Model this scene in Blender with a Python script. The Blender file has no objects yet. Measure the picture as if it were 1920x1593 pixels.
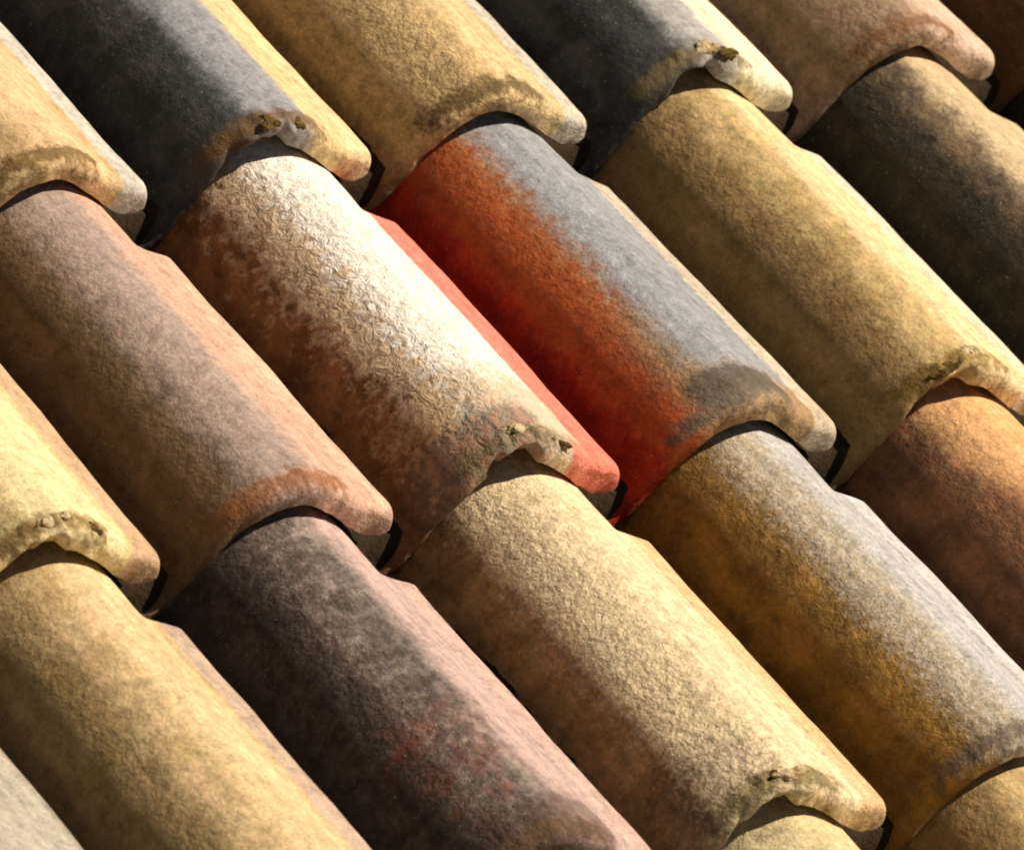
import bpy, bmesh, math, random
import numpy as np
from mathutils import Matrix, Vector, noise

R = math.radians
scene = bpy.context.scene
COL = scene.collection

# ------------------------------------------------------------------ frame of the roof
# roof space: x across the slope, y up the slope, z normal to it (metres)
PITCH = 30.0
ROOF_M = Matrix.Translation((0, 0, 5.0)) @ Matrix.Rotation(R(PITCH), 4, 'X')
W, L = 0.22, 0.385                       # gauge across and along the slope

# ------------------------------------------------------------------ camera
CAM_C = Vector((-3.66863, -3.97187, 4.01812))
CAM_R = Matrix(((0.79905076, -0.51678603, 0.30732733),
                (0.14331030, 0.66009868, 0.73738178),
                (-0.58393496, -0.54516231, 0.60151311)))
cam_d = bpy.data.cameras.new('camera')
cam = bpy.data.objects.new('camera', cam_d)
COL.objects.link(cam)
cam.matrix_world = ROOF_M @ (Matrix.Translation(CAM_C) @ CAM_R.transposed().to_4x4())
cam_d.sensor_width = 36.0
cam_d.lens = 16000 / 1920 * 36.0
cam_d.clip_start = 0.1
cam_d.clip_end = 3000
cam_d.dof.use_dof = True
cam_d.dof.focus_distance = (CAM_C - Vector((1.6 * W, -0.9 * L, 0))).length
cam_d.dof.aperture_fstop = 14
scene.camera = cam

# ------------------------------------------------------------------ sky and sun
SUN_E, SUN_A = 53.0, -2.0                # above the roof plane; towards the ridge
sdir = Vector((math.cos(R(SUN_E)) * math.cos(R(SUN_A)),
               math.cos(R(SUN_E)) * math.sin(R(SUN_A)), math.sin(R(SUN_E))))
sdir = (ROOF_M.to_3x3() @ sdir).normalized()
world = bpy.data.worlds.new('World')
scene.world = world
world.use_nodes = True
nt = world.node_tree
sky = nt.nodes.new('ShaderNodeTexSky')
sky.sky_type = 'NISHITA'
sky.sun_disc = False
sky.sun_elevation = math.asin(sdir.z)
sky.sun_rotation = math.atan2(sdir.x, sdir.y)
sky.altitude = 2500
sky.air_density = 0.36
sky.dust_density = 0.2
nt.links.new(sky.outputs[0], nt.nodes['Background'].inputs[0])
nt.nodes['Background'].inputs[1].default_value = 0.05
sun_d = bpy.data.lights.new('sun', 'SUN')
sun_d.energy = 5.0
sun_d.angle = R(0.5)
sun_d.color = (1.0, 0.89, 0.79)
sun = bpy.data.objects.new('sun', sun_d)
COL.objects.link(sun)
sun.rotation_euler = sdir.to_track_quat('Z', 'Y').to_euler()
sun.location = (4, 0, 12)

scene.view_settings.view_transform = 'Standard'
scene.view_settings.look = 'None'
scene.view_settings.gamma = 1.0
scene.view_settings.exposure = 0.34
scene.view_settings.use_curve_mapping = False
scene.render.engine = 'CYCLES'
scene.cycles.filter_width = 2.0
scene.cycles.max_bounces = 4
scene.cycles.use_adaptive_sampling = True
scene.cycles.adaptive_threshold = 0.02
scene.cycles.use_denoising = True

# ------------------------------------------------------------------ materials
def srgb(c):
    return tuple((x / 255 / 12.92) if x / 255 <= .04045 else ((x / 255 + .055) / 1.055) ** 2.4 for x in c) + (1.0,)


class NB:
    """small node builder"""
    def __init__(self, name):
        self.m = bpy.data.materials.new(name)
        self.m.use_nodes = True
        self.t = self.m.node_tree
        self.b = self.t.nodes['Principled BSDF']

    def new(self, kind, **kw):
        n = self.t.nodes.new(kind)
        for k, v in kw.items():
            setattr(n, k, v)
        return n

    def put(self, sock, v):
        if hasattr(v, 'node'):
            self.t.links.new(v, sock)
        elif v is not None:
            sock.default_value = v

    def math(self, op, a, b=None, clamp=False):
        n = self.new('ShaderNodeMath', operation=op, use_clamp=clamp)
        self.put(n.inputs[0], a)
        if b is not None:
            self.put(n.inputs[1], b)
        return n.outputs[0]

    def step(self, v, lo, hi, a=0.0, b=1.0):
        n = self.new('ShaderNodeMapRange', interpolation_type='SMOOTHSTEP')
        self.put(n.inputs['Value'], v)
        n.inputs['From Min'].default_value = lo
        n.inputs['From Max'].default_value = hi
        n.inputs['To Min'].default_value = a
        n.inputs['To Max'].default_value = b
        return n.outputs[0]

    def noise(self, vec, scale, detail=5, rough=.6, dist=0.0):
        n = self.new('ShaderNodeTexNoise')
        self.put(n.inputs['Vector'], vec)
        n.inputs['Scale'].default_value = scale
        n.inputs['Detail'].default_value = detail
        n.inputs['Roughness'].default_value = rough
        n.inputs['Distortion'].default_value = dist
        return n.outputs[0]

    def mix(self, f, a, b, mode='MIX'):
        n = self.new('ShaderNodeMix', data_type='RGBA', blend_type=mode)
        self.put(n.inputs[0], f)
        self.put(n.inputs[6], a)
        self.put(n.inputs[7], b)
        return n.outputs[2]


def L_(col, s=(-9, 9, .1), t=(-9, 9, .1), n=60, amp=.9, off=0.0, op=1.0, soft=.32):
    return dict(col=col, s=s, t=t, n=n, amp=amp, off=off, op=op, soft=soft)


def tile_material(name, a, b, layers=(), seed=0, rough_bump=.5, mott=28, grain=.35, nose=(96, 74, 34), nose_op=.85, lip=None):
    k = NB(name)
    tc = k.new('ShaderNodeTexCoord')
    mp = k.new('ShaderNodeMapping')
    k.put(mp.inputs['Vector'], tc.outputs['Object'])
    rnd = random.Random(seed)
    mp.inputs['Location'].default_value = (rnd.uniform(-9, 9), rnd.uniform(-9, 9), rnd.uniform(-9, 9))
    vec = mp.outputs[0]
    uv = k.new('ShaderNodeUVMap', uv_map='profile')
    sep = k.new('ShaderNodeSeparateXYZ')
    k.put(sep.inputs[0], uv.outputs[0])
    s, t = sep.outputs[0], sep.outputs[1]
    cache, used = {}, {}

    def pick(sc):
        key = min((22, 45, 80, 140, 230), key=lambda z: abs(math.log(z / sc)))
        if key not in cache:
            cache[key] = k.noise(vec, key, 3, .7)
            used[key] = 0
        used[key] += 1
        return cache[key] if used[key] % 2 else k.math('SUBTRACT', 1.0, cache[key])
    base = k.mix(k.step(pick(mott), .34, .66), srgb(a), srgb(b))
    pk = tuple(min(255, v * f) for v, f in zip(a, (1.06, .90, .86)))
    gn = tuple(min(255, v * f) for v, f in zip(a, (.92, .98, .82)))
    lay = [L_(pk, n=22, amp=1.1, off=-.75, op=.75), L_(gn, n=45, amp=1.2, off=-.8, op=.7)] + list(layers)
    if lip:
        lay.append(L_(lip, s=(.68, 9, .06), n=70, amp=.8, off=.05, op=.8, soft=.3))
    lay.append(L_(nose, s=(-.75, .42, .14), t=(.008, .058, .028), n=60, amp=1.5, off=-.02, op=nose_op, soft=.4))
    col = base
    for q in lay:
        ws = k.math('MULTIPLY', k.step(s, q['s'][0] - q['s'][2], q['s'][0] + q['s'][2]),
                    k.step(s, q['s'][1] - q['s'][2], q['s'][1] + q['s'][2], 1, 0))
        wt = k.math('MULTIPLY', k.step(t, q['t'][0] - q['t'][2], q['t'][0] + q['t'][2]),
                    k.step(t, q['t'][1] - q['t'][2], q['t'][1] + q['t'][2], 1, 0))
        w = k.math('MULTIPLY', ws, wt)
        nz = k.math('ADD', k.math('MULTIPLY', pick(q['n']), .62), k.math('MULTIPLY', pick(140), .38))
        nz = k.math('MULTIPLY', k.math('SUBTRACT', nz, .5), q['amp'] * 2)
        m = k.math('ADD', k.math('ADD', w, nz), q['off'])
        m = k.step(m, .5 - q['soft'], .5 + q['soft'])
        # a patch never spreads beyond its own window
        m = k.math('MULTIPLY', m, k.step(w, .02, .3))
        m = k.math('MULTIPLY', m, q['op'])
        col = k.mix(m, col, srgb(q['col']))
    # grain of the clay: fine light and dark flecks, thin streaks
    g1 = k.noise(vec, 300, 3, .75)
    g2 = pick(80)
    gr = k.math('ADD', k.math('MULTIPLY', k.math('SUBTRACT', g1, .5), 1.9), k.math('MULTIPLY', k.math('SUBTRACT', g2, .5), 1.5))
    ms = k.new('ShaderNodeMapping')
    k.put(ms.inputs['Vector'], vec)
    ms.inputs['Scale'].default_value = (1.0, .13, .6)
    gr = k.math('ADD', gr, k.math('MULTIPLY', k.math('SUBTRACT', k.noise(ms.outputs[0], 110, 2, .6), .5), .9))
    gv = k.math('ADD', 1.0, k.math('MULTIPLY', gr, grain * 2.2))
    cmb = k.new('ShaderNodeCombineColor')
    for i in range(3):
        k.put(cmb.inputs[i], gv)
    col = k.mix(1.0, col, cmb.outputs[0], 'MULTIPLY')
    # dark pits and pale grit
    col = k.mix(k.math('MULTIPLY', k.step(g1, .62, .74), .45), col, srgb((52, 40, 26)))
    col = k.mix(k.math('MULTIPLY', k.step(g1, .39, .27), .4), col, srgb((226, 212, 180)))
    k.put(k.b.inputs['Base Color'], col)
    k.b.inputs['Roughness'].default_value = .88
    k.b.inputs['Specular IOR Level'].default_value = .25
    # relief
    h = k.noise(vec, (80 if rough_bump > 1 else 120), 4, .68, .5 if rough_bump > 1 else .1)
    bp = k.new('ShaderNodeBump')
    bp.inputs['Strength'].default_value = 1.0
    bp.inputs['Distance'].default_value = .0060 * rough_bump
    k.put(bp.inputs['Height'], h)
    k.put(k.b.inputs['Normal'], bp.outputs[0])
    return k.m


def plain_material(name, a, b, scale=120, bump=.004, rough=.95):
    k = NB(name)
    tc = k.new('ShaderNodeTexCoord')
    vec = tc.outputs['Object']
    col = k.mix(k.step(k.noise(vec, scale, 6, .65), .35, .65), srgb(a), srgb(b))
    k.put(k.b.inputs['Base Color'], col)
    k.b.inputs['Roughness'].default_value = rough
    k.b.inputs['Specular IOR Level'].default_value = .15
    bp = k.new('ShaderNodeBump')
    bp.inputs['Distance'].default_value = bump
    k.put(bp.inputs['Height'], k.noise(vec, scale * 2, 5, .7))
    k.put(k.b.inputs['Normal'], bp.outputs[0])
    return k.m


# ------------------------------------------------------------------ tile shape
# pairs (outer surface, underside) across one tile at its nose, millimetres
PAIRS = [((-152, -77), (-148, -88)), ((-140, -78), (-138, -89)), ((-124, -78), (-121, -89)), ((-111, -72), (-106, -83)),
         ((-102, -58), (-94, -69)), ((-91.5, -36), (-82, -46)), ((-79, -11.5), (-69, -23)), ((-63, 8.8), (-54.5, -5)),
         ((-45, 22.0), (-38.5, 5.5)), ((-27.5, 30.3), (-25, 12)), ((-9, 33), (-10, 13)), ((10, 29.6), (5, 9)),
         ((30, 19.5), (25, -4)), ((50, 6.0), (41, -16)), ((61, -2.2), (49, -23)), ((66, -3.8), (54, -26)),
         ((77, -8.5), (61, -31)), ((88, -14), (69, -36.5)), ((94, -18), (76, -38.5)), ((96.5, -22.5), (83, -39.5)), ((95.5, -33), (89, -39))]
LIFT = .033
HEAD = .065


def cat(P, per):
    P = [np.array(p, float) for p in P]
    P = [2 * P[0] - P[1]] + P + [2 * P[-1] - P[-2]]
    out = []
    for i in range(1, len(P) - 2):
        n = per
        for j in range(n):
            t = j / n
            p0, p1, p2, p3 = P[i - 1:i + 3]
            out.append(.5 * (2 * p1 + (p2 - p0) * t + (2 * p0 - 5 * p1 + 4 * p2 - p3) * t * t + (3 * p1 - p0 - 3 * p2 + p3) * t ** 3))
    out.append(P[-2])
    return np.array(out)


def smooth(x, a, b):
    t = min(1, max(0, (x - a) / (b - a)))
    return t * t * (3 - 2 * t)


def tile_mesh(name, seed, per=4, chip=0.0, lip_start=.046, step=.011, wob=1.0):
    O = cat([p[0] for p in PAIRS], per) / 1000
    U = cat([p[1] for p in PAIRS], per) / 1000
    for _ in range(3 * per):
        for A in (O, U):
            m = A[1:-1] * .5 + (A[:-2] + A[2:]) * .25
            k = (A[1:-1, 0] < .044)[:, None]
            A[1:-1] = np.where(k, m, A[1:-1])
    n = len(O)
    rf = .015
    sh, wf = ((seed * 37) % 17 - 8) * .0012, .75 + .5 * ((seed * 53) % 11) / 10
    ys = [0, .0006, .0018, .0036, .006, .009, .0125, rf, .021, .026]
    ycut = L - lip_start
    y = .034
    while y < ycut - .006:
        ys.append(y)
        y += step
    ys += [ycut - .004, ycut - .002, ycut, ycut + .002]
    y = ycut + .012
    while y < L + HEAD:
        ys.append(y)
        y += step * 1.3
    ys.append(L + HEAD)
    sd = Vector((seed * 3.17, seed * 1.31, seed * .77))
    verts, uvs = [], []
    for y in ys:
        if y < rf:
            f = 1 - math.sqrt(max(0, 1 - ((rf - y) / rf) ** 2))
        else:
            f = 0
        cut = smooth(y, ycut - .004, ycut + .001)
        rows = ([], [])
        for side in (0, 1):
            for i in range(n):
                u, z = O[i] if side == 0 else U[i]
                uo = O[i][0]
                if side == 0:
                    k = f * (.60 - .22 * smooth(uo, .05, .08))
                    if chip > 0:
                        k *= 1 - .45 * smooth(u, -.056, -.044) * (1 - smooth(u, -.006, .003))
                    u, z = u + (U[i][0] - u) * k, z + (U[i][1] - z) * k
                if cut > 0 and uo > .052:
                    e = (uo - .052) / .045
                    u2 = .050 + e * .011 if side == 0 else min(u, .042 + e * .014)
                    z2 = (.0055 - e * .012) if side == 0 else (-.017 - e * .014)
                    u, z = u + (u2 - u) * cut, z + (z2 - z) * cut
                # unevenness of hand-pressed clay
                p = Vector((u * 11, y * 7, 0)) + sd
                w1 = noise.noise(p)
                w2 = noise.noise(p * 3.3)
                w3 = noise.noise(Vector((u * 60, y * 60, 3)) + sd)
                dz = (w1 * .0026 + w2 * .0012) * wob + (w3 * .0005 if side == 0 else 0)
                e = noise.noise(Vector((u * 45, seed * 2.3, 1.7)))
                e2 = noise.noise(Vector((u * 170, seed * 1.9, 5.7)))
                dy = (e * .0018 + e2 * .0009) * math.exp(-y / .02)
                nick = max(0, noise.noise(Vector((u * 42, seed * 3.3, 8.8))) - .28) * .011
                dy += nick * math.exp(-y / .012) * (1 if side == 0 else .5)
                if chip > 0:
                    uu = (u + .026 - sh) / wf - .026
                    wu = smooth(uu, -.056, -.044) * (1 - smooth(uu, -.006, .003))
                    rag = .85 + .5 * noise.noise(Vector((u * 80, seed * 4.1, 9.2))) + .25 * noise.noise(Vector((u * 260, seed * 4.1, 2.2)))
                    ky = max(0, 1 - y / .055)
                    if side == 0:
                        dy += chip * wu * rag * ky * .28
                        brow = smooth(u, -.060, -.03) * (1 - smooth(u, .0, .03)) * math.exp(-((y - .012) / .012) ** 2)
                        dz += .0025 * brow * (.6 + 2.0 * noise.noise(Vector((u * 130, y * 130, seed))))
                    else:
                        dy += chip * wu * (rag * .5 + .2) * ky
                        dz += chip * .26 * wu * ky
                zz = z + dz - LIFT * y / L
                verts.append((u, y + dy, zz))
                uvs.append((uo * 10, y / L))
    ns = len(ys)
    faces = []

    def id_(j, side, i):
        return j * 2 * n + side * n + i
    for j in range(ns - 1):
        for i in range(n - 1):
            faces.append((id_(j, 0, i), id_(j, 0, i + 1), id_(j + 1, 0, i + 1), id_(j + 1, 0, i)))
            faces.append((id_(j, 1, i + 1), id_(j, 1, i), id_(j + 1, 1, i), id_(j + 1, 1, i + 1)))
        faces.append((id_(j, 1, 0), id_(j, 0, 0), id_(j + 1, 0, 0), id_(j + 1, 1, 0)))
        faces.append((id_(j, 0, n - 1), id_(j, 1, n - 1), id_(j + 1, 1, n - 1), id_(j + 1, 0, n - 1)))
    for i in range(n - 1):
        faces.append((id_(0, 1, i), id_(0, 1, i + 1), id_(0, 0, i + 1), id_(0, 0, i)))
        j = ns - 1
        faces.append((id_(j, 0, i), id_(j, 0, i + 1), id_(j, 1, i + 1), id_(j, 1, i)))
    me = bpy.data.meshes.new(name)
    me.from_pydata(verts, [], faces)
    me.update()
    uvl = me.uv_layers.new(name='profile')
    li = np.empty(len(me.loops), dtype=np.int32)
    me.loops.foreach_get('vertex_index', li)
    uvl.data.foreach_set('uv', np.array(uvs, dtype=np.float32)[li].ravel())
    me.polygons.foreach_set('use_smooth', [True] * len(me.polygons))
    # crisp arrises at the underside edge of the nose
    me.set_sharp_from_angle(angle=R(55))
    return me


# ------------------------------------------------------------------ the roof
roof = bpy.data.objects.new('tiled_roof', None)
COL.objects.link(roof)
roof.matrix_world = ROOF_M
roof.empty_display_size = .2
roof['label'] = 'sunlit sloping roof of overlapping barrel clay tiles in mixed weathered colours'
roof['category'] = 'roof'
roof['kind'] = 'thing'

C0, C1, R0, R1 = -4, 8, -2, 5            # columns and courses that are built


def child(name, me, parent, loc=(0, 0, 0), rot=(0, 0, 0), label=None):
    o = bpy.data.objects.new(name, me)
    COL.objects.link(o)
    o.parent = parent
    o.location = loc
    o.rotation_euler = rot
    if label:
        o['label'] = label
    return o


# boarding under the tiles
bm = bmesh.new()
x0, x1 = (C0 - .9) * W, (C1 + .55) * W
ytop, ybot = -(R0 - 1) * L + .10, -R1 * L + .10
nb = 14
for i in range(nb):
    ya = ybot + (ytop - ybot) * i / nb + .003
    yb = ybot + (ytop - ybot) * (i + 1) / nb - .003
    bmesh.ops.create_cube(bm, size=1, matrix=Matrix.Translation(((x0 + x1) / 2, (ya + yb) / 2, -.155)) @ Matrix.Diagonal((x1 - x0, yb - ya, .022, 1)))
me = bpy.data.meshes.new('roof_boarding')
bm.to_mesh(me)
bm.free()
wood = plain_material('old board wood', (92, 72, 50), (62, 47, 33), 30, .002)
me.materials.append(wood)
child('roof_boarding', me, roof)

# clays -------------------------------------------------------------
M = {}
T = tile_material
M['peach'] = T('peach clay', (206, 180, 132), (188, 154, 106), [L_((214, 178, 130), s=(-.2, .5, .2), op=.6)], 1, .35, lip=(190, 186, 172), nose=(104, 78, 30))
M['flashed_black'] = T('black flashed clay with tan crest', (74, 70, 64), (52, 50, 44), [
    L_((142, 140, 138), s=(-.34, 9, .26), n=45, amp=.6, off=.02),
    L_((210, 184, 130), s=(.22, 9, .26), n=45, amp=.6)], 2, .35, nose=(110, 80, 44), lip=(220, 190, 140))
M['ochre_rough'] = T('rough ochre clay', (180, 150, 98), (142, 116, 68), [
    L_((206, 176, 124), n=130, amp=1.1, off=-.15 + .2, s=(-.9, .9, .1), op=.55),
    L_((212, 184, 132), s=(-.05, 9, .2), n=24, op=.8)], 3, .8, grain=.4, lip=(196, 190, 172))
M['flashed_pale'] = T('black flashed clay with pale crest', (78, 76, 72), (50, 48, 42), [
    L_((160, 156, 148), s=(-.25, 9, .26), n=45, amp=.6),
    L_((222, 210, 172), s=(.22, 9, .26), n=45, amp=.6)], 4, .3, nose=(120, 104, 70), lip=(228, 212, 176))
M['pink_tan'] = T('pinkish tan clay', (174, 146, 122), (152, 126, 104), [
    L_((136, 112, 72), n=70, amp=1.0, off=.1, s=(-.9, .2, .2), op=.5),
    L_((206, 176, 148), s=(.0, 9, .25), n=22, op=.8)], 5, .6, nose=(122, 82, 48), lip=(206, 180, 150))
M['lime_yellow'] = T('pale yellow clay', (212, 192, 136), (194, 168, 110), [
    L_((222, 204, 152), s=(-.3, .6, .15), n=25, op=.7)], 6, .35, nose=(120, 92, 42), lip=(188, 150, 118))
M['mauve'] = T('mauve brown clay', (150, 128, 108), (116, 97, 80), [
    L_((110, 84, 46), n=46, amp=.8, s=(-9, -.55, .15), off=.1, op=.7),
    L_((168, 146, 130), s=(-.4, 9, .25), n=45, op=.8),
    L_((206, 162, 134), s=(.12, 9, .3), n=22, amp=.9, off=-.05, op=.75)], 7, .45, nose=(140, 88, 48), lip=(206, 170, 140))
M['lichen_white'] = T('clay crusted with white lichen', (166, 118, 74), (122, 82, 46), [
    L_((200, 176, 140), s=(-.80, 9, .3), n=80, amp=1.5, off=-.2, soft=.25, op=.8),
    L_((236, 226, 204), s=(-.40, 9, .3), n=80, amp=1.4, off=.0, soft=.25),
    L_((190, 158, 112), t=(-1, .3, .12), s=(-.9, .9, .2), n=80, amp=1.2, off=-.3, op=.7),
    L_((116, 98, 78), s=(-.9, .1, .2), t=(-1, .13, .05), n=80, amp=1.1, off=.0, op=.7),
    L_((180, 90, 66), t=(-1, .2, .05), s=(-.9, .2, .2), n=80, amp=1.2, off=-.7, op=.5),
    L_((226, 120, 98), s=(.64, 9, .05), n=45, amp=.4, off=.2, op=.95),
    L_((226, 124, 98), s=(.40, 9, .1), t=(-1, .06, .03), n=50, amp=.5, off=.15, op=.9)], 8, 1.05, grain=.3, nose=(110, 96, 60), nose_op=.6)
M['red_grey'] = T('red clay flashed blue grey', (176, 60, 30), (150, 40, 27), [
    L_((176, 98, 44), s=(-.85, -.2, .16), n=45, amp=1.0, off=-.1, op=.7),
    L_((158, 130, 88), s=(-.5, 9, .3), n=80, amp=.9, off=-.1, op=.6, soft=.4),
    L_((164, 136, 94), s=(-.55, 9, .25), t=(-1, .36, .14), n=80, amp=.8, op=.85, soft=.4),
    L_((147, 146, 144), s=(-.34, 9, .26), t=(.13, 9, .08), n=80, amp=.85, off=.04, soft=.42),
    L_((70, 68, 62), s=(-.5, .4, .12), t=(.03, .13, .03), n=80, amp=.8, op=.8)], 9, .45, nose=(112, 98, 80), lip=(196, 180, 150))
M['ochre_yellow'] = T('ochre yellow clay', (200, 174, 118), (172, 142, 88), [
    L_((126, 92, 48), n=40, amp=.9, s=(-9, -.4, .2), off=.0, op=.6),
    L_((222, 200, 148), s=(.0, 9, .25), n=24, op=.8)], 10, .4, nose=(124, 98, 36), lip=(206, 196, 168))
M['moss_black'] = T('blackened mossy clay', (126, 106, 78), (86, 72, 54), [
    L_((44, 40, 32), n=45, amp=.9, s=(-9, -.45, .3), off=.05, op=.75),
    L_((204, 178, 134), s=(-.2, 9, .3), n=45, amp=.7, op=.9)], 11, .55, nose=(90, 70, 46), lip=(196, 170, 130))
M['olive_yellow'] = T('olive yellow clay', (204, 177, 130), (180, 149, 100), [
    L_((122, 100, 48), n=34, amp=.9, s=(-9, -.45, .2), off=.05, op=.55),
    L_((210, 184, 134), s=(-.1, .6, .2), n=24, op=.6)], 12, .4, nose=(110, 90, 44), lip=(176, 152, 132))
M['mauve_spotted'] = T('mauve clay with black spots', (152, 136, 124), (116, 102, 92), [
    L_((66, 54, 42), n=80, amp=1.4, s=(-.95, .05, .3), off=-.35, op=.65),
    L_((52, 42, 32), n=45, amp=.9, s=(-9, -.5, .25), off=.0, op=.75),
    L_((192, 162, 148), s=(.10, 9, .3), n=45, amp=.6, op=.85),
    L_((128, 66, 42), n=45, s=(-.8, .2, .2), t=(.1, .5, .1), amp=1.2, off=-.6, op=.6),
    L_((74, 50, 36), n=45, t=(-1, .13, .05), s=(-.6, .5, .1), amp=.8, op=.6)], 13, .6, nose=(90, 66, 40), lip=(192, 160, 142))
M['cream_speckled'] = T('cream tan clay with pale specks', (186, 152, 100), (150, 116, 70), [
    L_((220, 194, 146), n=140, amp=1.2, s=(-.7, .9, .2), off=-.08, op=.7),
    L_((216, 184, 138), s=(.05, 9, .2), n=22, amp=.6, op=.8),
    L_((104, 84, 68), n=80, t=(-1, .2, .09), s=(-.9, -.05, .2), amp=1.1, off=-.05, op=.55, soft=.4), L_((232, 212, 168), n=230, amp=1.5, s=(-.8, .9, .3), off=-.35, op=.6, soft=.3)], 14, .7, nose=(112, 96, 50), lip=(214, 178, 126))
M['ochre_grey'] = T('ochre clay with silver lichen', (156, 118, 50), (126, 94, 40), [
    L_((168, 150, 116), s=(-.4, 9, .3), n=110, amp=1.0, soft=.4),
    L_((168, 165, 158), s=(-.02, 9, .3), n=120, amp=1.0, soft=.4), L_((206, 200, 188), n=230, amp=1.5, s=(-.6, .9, .3), off=-.5, op=.4, soft=.3)], 15, .6, nose=(98, 82, 68), lip=(196, 190, 180))
M['rust_peach'] = T('rust brown clay with peach crest', (150, 104, 68), (112, 76, 50), [
    L_((214, 150, 106), s=(-.3, 9, .3), n=45, amp=.7, op=.8),
    L_((222, 172, 112), s=(-.5, 9, .25), t=(.70, 9, .16), n=45, amp=.6, op=.75)], 16, .45, nose=(110, 80, 50))
M['grey_beige'] = T('grey beige speckled clay', (158, 148, 128), (132, 122, 104), [
    L_((192, 182, 160), n=140, amp=1.1, s=(-.9, .9, .2), off=-.1, op=.5)], 17, .6)
M['green_dark'] = T('dark mossy brown clay', (70, 62, 40), (52, 50, 32), [
    L_((104, 70, 38), n=45, amp=1.0, t=(-1, .5, .2), off=-.1, op=.7)], 18, .5, nose=(80, 70, 40))
M['pale_cream'] = T('pale cream clay', (214, 198, 150), (196, 174, 124), [], 19, .45)

ART = {
    (0, 0): ('peach', 0, 'pale peach tile in the top left corner with a grey white side lip'),
    (1, 0): ('flashed_black', .013, 'soot black tile with a tan sunlit right side and a chipped nose'),
    (2, 0): ('ochre_rough', 0, 'rough mottled ochre tile above the red and grey tile'),
    (3, 0): ('flashed_pale', .019, 'grey black tile with a cream right side and a dark notch under its lower end'),
    (4, 0): ('pink_tan', 0, 'pinkish tan tile with a brown stained nose near the top right corner'),
    (5, 0): ('green_dark', 0, 'dark greenish brown tile in shade in the top right corner'),
    (-1, 1): ('lime_yellow', .012, 'pale yellow tile at the left edge with a crumbling nose'),
    (0, 1): ('mauve', 0, 'mauve brown tile with an orange stained nose left of the white tile'),
    (1, 1): ('lichen_white', .015, 'tile crusted with white lichen with a salmon red side lip'),
    (2, 1): ('red_grey', 0, 'bright red tile flashed blue grey along its crest'),
    (3, 1): ('ochre_yellow', .010, 'ochre yellow tile right of the red and grey tile'),
    (4, 1): ('moss_black', 0, 'blackish tile with tan crest at the right edge'),
    (5, 1): ('green_dark', 0, None),
    (-2, 2): ('grey_beige', 0, 'grey beige speckled tile cut off by the bottom left corner'),
    (-1, 2): ('olive_yellow', 0, 'olive yellow tile at the bottom left with a greyish side lip'),
    (0, 2): ('mauve_spotted', 0, 'mauve tile with black spots at the bottom centre'),
    (1, 2): ('cream_speckled', .014, 'cream tan tile with pale specks and a broken nose below the white tile'),
    (2, 2): ('ochre_grey', 0, 'ochre tile with silvery lichen on its crest below the red and grey tile'),
    (3, 2): ('rust_peach', 0, 'rust brown tile with a peach top at the right edge'),
    (1, 3): ('pale_cream', 0, 'pale cream tile just showing at the bottom edge'),
    (2, 3): ('ochre_yellow', 0, 'ochre tile cut off by the bottom right corner'),
}

spare = {}
rng = random.Random(11)
keys = list(M)
tiles = {}
order = sorted(((c, r) for r in range(R0, R1 + 1) for c in range(C0, C1 + 1)), key=lambda q: (q not in ART, q[1], q[0]))
for (c, r) in order:
    jx, jy = rng.uniform(-.002, .002), rng.uniform(-.003, .003)
    rz, ry = R(rng.uniform(-.55, .55)), R(rng.uniform(-.8, .8))
    if (c, r) in ART:
        mk, chip, label = ART[(c, r)]
        me = tile_mesh('roof_tile', 7 * c + 31 * r + 50, 7 if chip else 4, chip * 1.1)
        me.materials.append(M[mk])
    else:
        mk = keys[rng.randrange(len(keys))]
        label = None
        if mk not in spare:
            spare[mk] = tile_mesh('roof_tile', 900 + len(spare), 2, 0, step=.03)
            spare[mk].materials.append(M[mk])
        me = spare[mk]
    tiles[(c, r)] = child('roof_tile', me, roof, (c * W + jx, -r * L + jy, 0), (0, ry, rz), label)

# ------------------------------------------------------------------ crumbs of lichen and mortar caught on the broken noses
def lump_mesh(name, seed, n, size, spread, m):
    rd = random.Random(seed)
    bm = bmesh.new()
    for i in range(n):
        s = size * rd.uniform(.55, 1.1)
        mt = Matrix.Translation((rd.uniform(-1, 1) * spread[0], rd.uniform(-1, 1) * spread[1], rd.uniform(-.3, .4) * size)) @ \
            Matrix.Rotation(rd.uniform(-.5, .5), 4, 'Z') @ Matrix.Diagonal((s * rd.uniform(1.2, 2.1), s, s * rd.uniform(.5, .8), 1))
        res = bmesh.ops.create_icosphere(bm, subdivisions=3, radius=1, matrix=mt)
        for v in res['verts']:
            q = v.co / size
            k = noise.noise(q * .9 + Vector((seed, i, 0))) * .6 + noise.noise(q * 2.6 + Vector((seed, i, 4))) * .4
            v.co += (v.co - mt.translation) * k
    me = bpy.data.meshes.new(name)
    bm.to_mesh(me)
    bm.free()
    me.materials.append(m)
    return me


crust = plain_material('cream lichen crust', (228, 208, 162), (172, 142, 90), 150, .003)
olive = plain_material('olive moss crust', (124, 100, 48), (86, 64, 30), 150, .004)
PU = [p[0][0] / 1000 for p in PAIRS[:-3]]
PZ = [p[0][1] / 1000 for p in PAIRS[:-3]]
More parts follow.
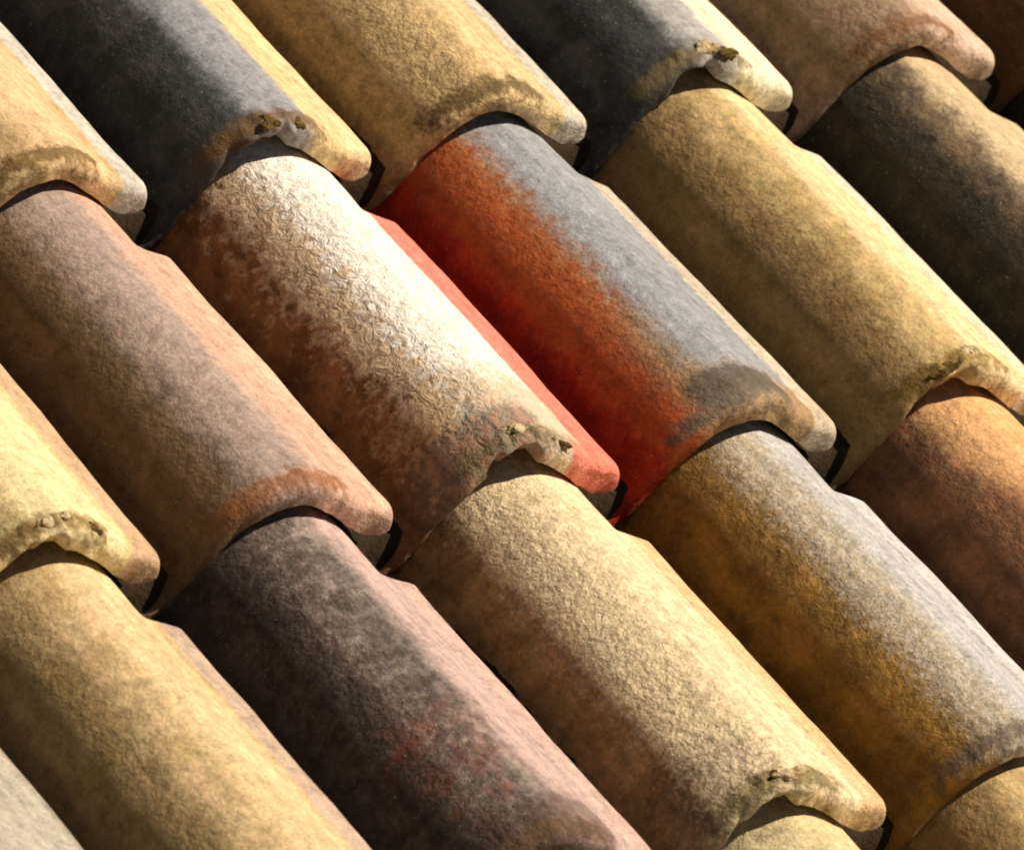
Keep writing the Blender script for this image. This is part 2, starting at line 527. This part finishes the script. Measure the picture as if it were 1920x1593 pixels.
# (material, across, up from the nose, lumps, size, spread)
CRUMBS = {(1, 0): [(olive, -.016, .011, 4, .0048, .014), (olive, .012, .009, 3, .0036, .008)],
          (3, 0): [(crust, -.012, .018, 3, .0062, .010), (olive, .012, .012, 4, .0044, .010)],
          (-1, 1): [(crust, -.010, .014, 4, .0050, .012), (olive, .022, .010, 3, .0038, .008)],
          (1, 1): [(crust, -.010, .017, 3, .0062, .012), (olive, .018, .009, 3, .0040, .008)],
          (3, 1): [(crust, .000, .016, 3, .0066, .007), (olive, -.030, .010, 5, .0040, .016)],
          (1, 2): [(crust, -.014, .018, 4, .0056, .014)]}
for q, dots in CRUMBS.items():
    for i, (m, u, y, n, sz, sp) in enumerate(dots):
        zo = float(np.interp(u, PU, PZ)) - LIFT * y / L
        if y < .017:
            zo -= (1 - math.sqrt(max(0, 1 - ((.017 - y) / .017) ** 2))) * .68 * .019
        slope = (float(np.interp(u + .012, PU, PZ)) - float(np.interp(u - .012, PU, PZ))) / .024
        child('lichen_crust' if m is crust else 'moss_clump',
              lump_mesh('crust', q[0] * 5 + q[1] * 17 + i * 3 + 40, n, sz, (sp, .0035), m),
              tiles[q], (u, y, zo - sz * .18), (0, -math.atan(slope), 0))

# ------------------------------------------------------------------ dark strips added in the channels to stand in for the shade there
def shade_strip_mesh(name, seed):
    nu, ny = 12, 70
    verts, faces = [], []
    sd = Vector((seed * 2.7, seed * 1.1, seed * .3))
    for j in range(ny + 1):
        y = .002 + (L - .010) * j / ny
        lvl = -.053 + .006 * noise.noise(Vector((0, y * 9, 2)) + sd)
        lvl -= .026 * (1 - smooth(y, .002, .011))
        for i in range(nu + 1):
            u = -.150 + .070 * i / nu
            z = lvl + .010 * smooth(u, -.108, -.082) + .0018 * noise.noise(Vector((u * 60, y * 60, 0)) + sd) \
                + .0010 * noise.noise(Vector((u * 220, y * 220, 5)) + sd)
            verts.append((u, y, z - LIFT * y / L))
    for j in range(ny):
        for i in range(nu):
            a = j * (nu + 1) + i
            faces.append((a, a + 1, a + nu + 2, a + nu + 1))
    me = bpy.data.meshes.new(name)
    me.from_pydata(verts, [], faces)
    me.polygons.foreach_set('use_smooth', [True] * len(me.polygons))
    me.materials.append(SHADE_MAT)
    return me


SHADE_MAT = plain_material('dark channel shade', (66, 50, 32), (48, 40, 26), 140, .003)  # dark colour carries the shade between the rolls
shade_strips = [shade_strip_mesh('channel_shade_strip', 3 + 5 * i) for i in range(5)]
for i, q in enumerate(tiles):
    child('channel_shade_strip', shade_strips[(q[0] * 3 + q[1] * 2) % 5], tiles[q])

# ------------------------------------------------------------------ ground far below, out of the picture
bm = bmesh.new()
bmesh.ops.create_grid(bm, x_segments=8, y_segments=8, size=900)
me = bpy.data.meshes.new('ground')
bm.to_mesh(me)
bm.free()
me.materials.append(plain_material('dry earth', (128, 112, 84), (96, 92, 60), .4, .02))
g = bpy.data.objects.new('ground', me)
COL.objects.link(g)
g['kind'] = 'structure'
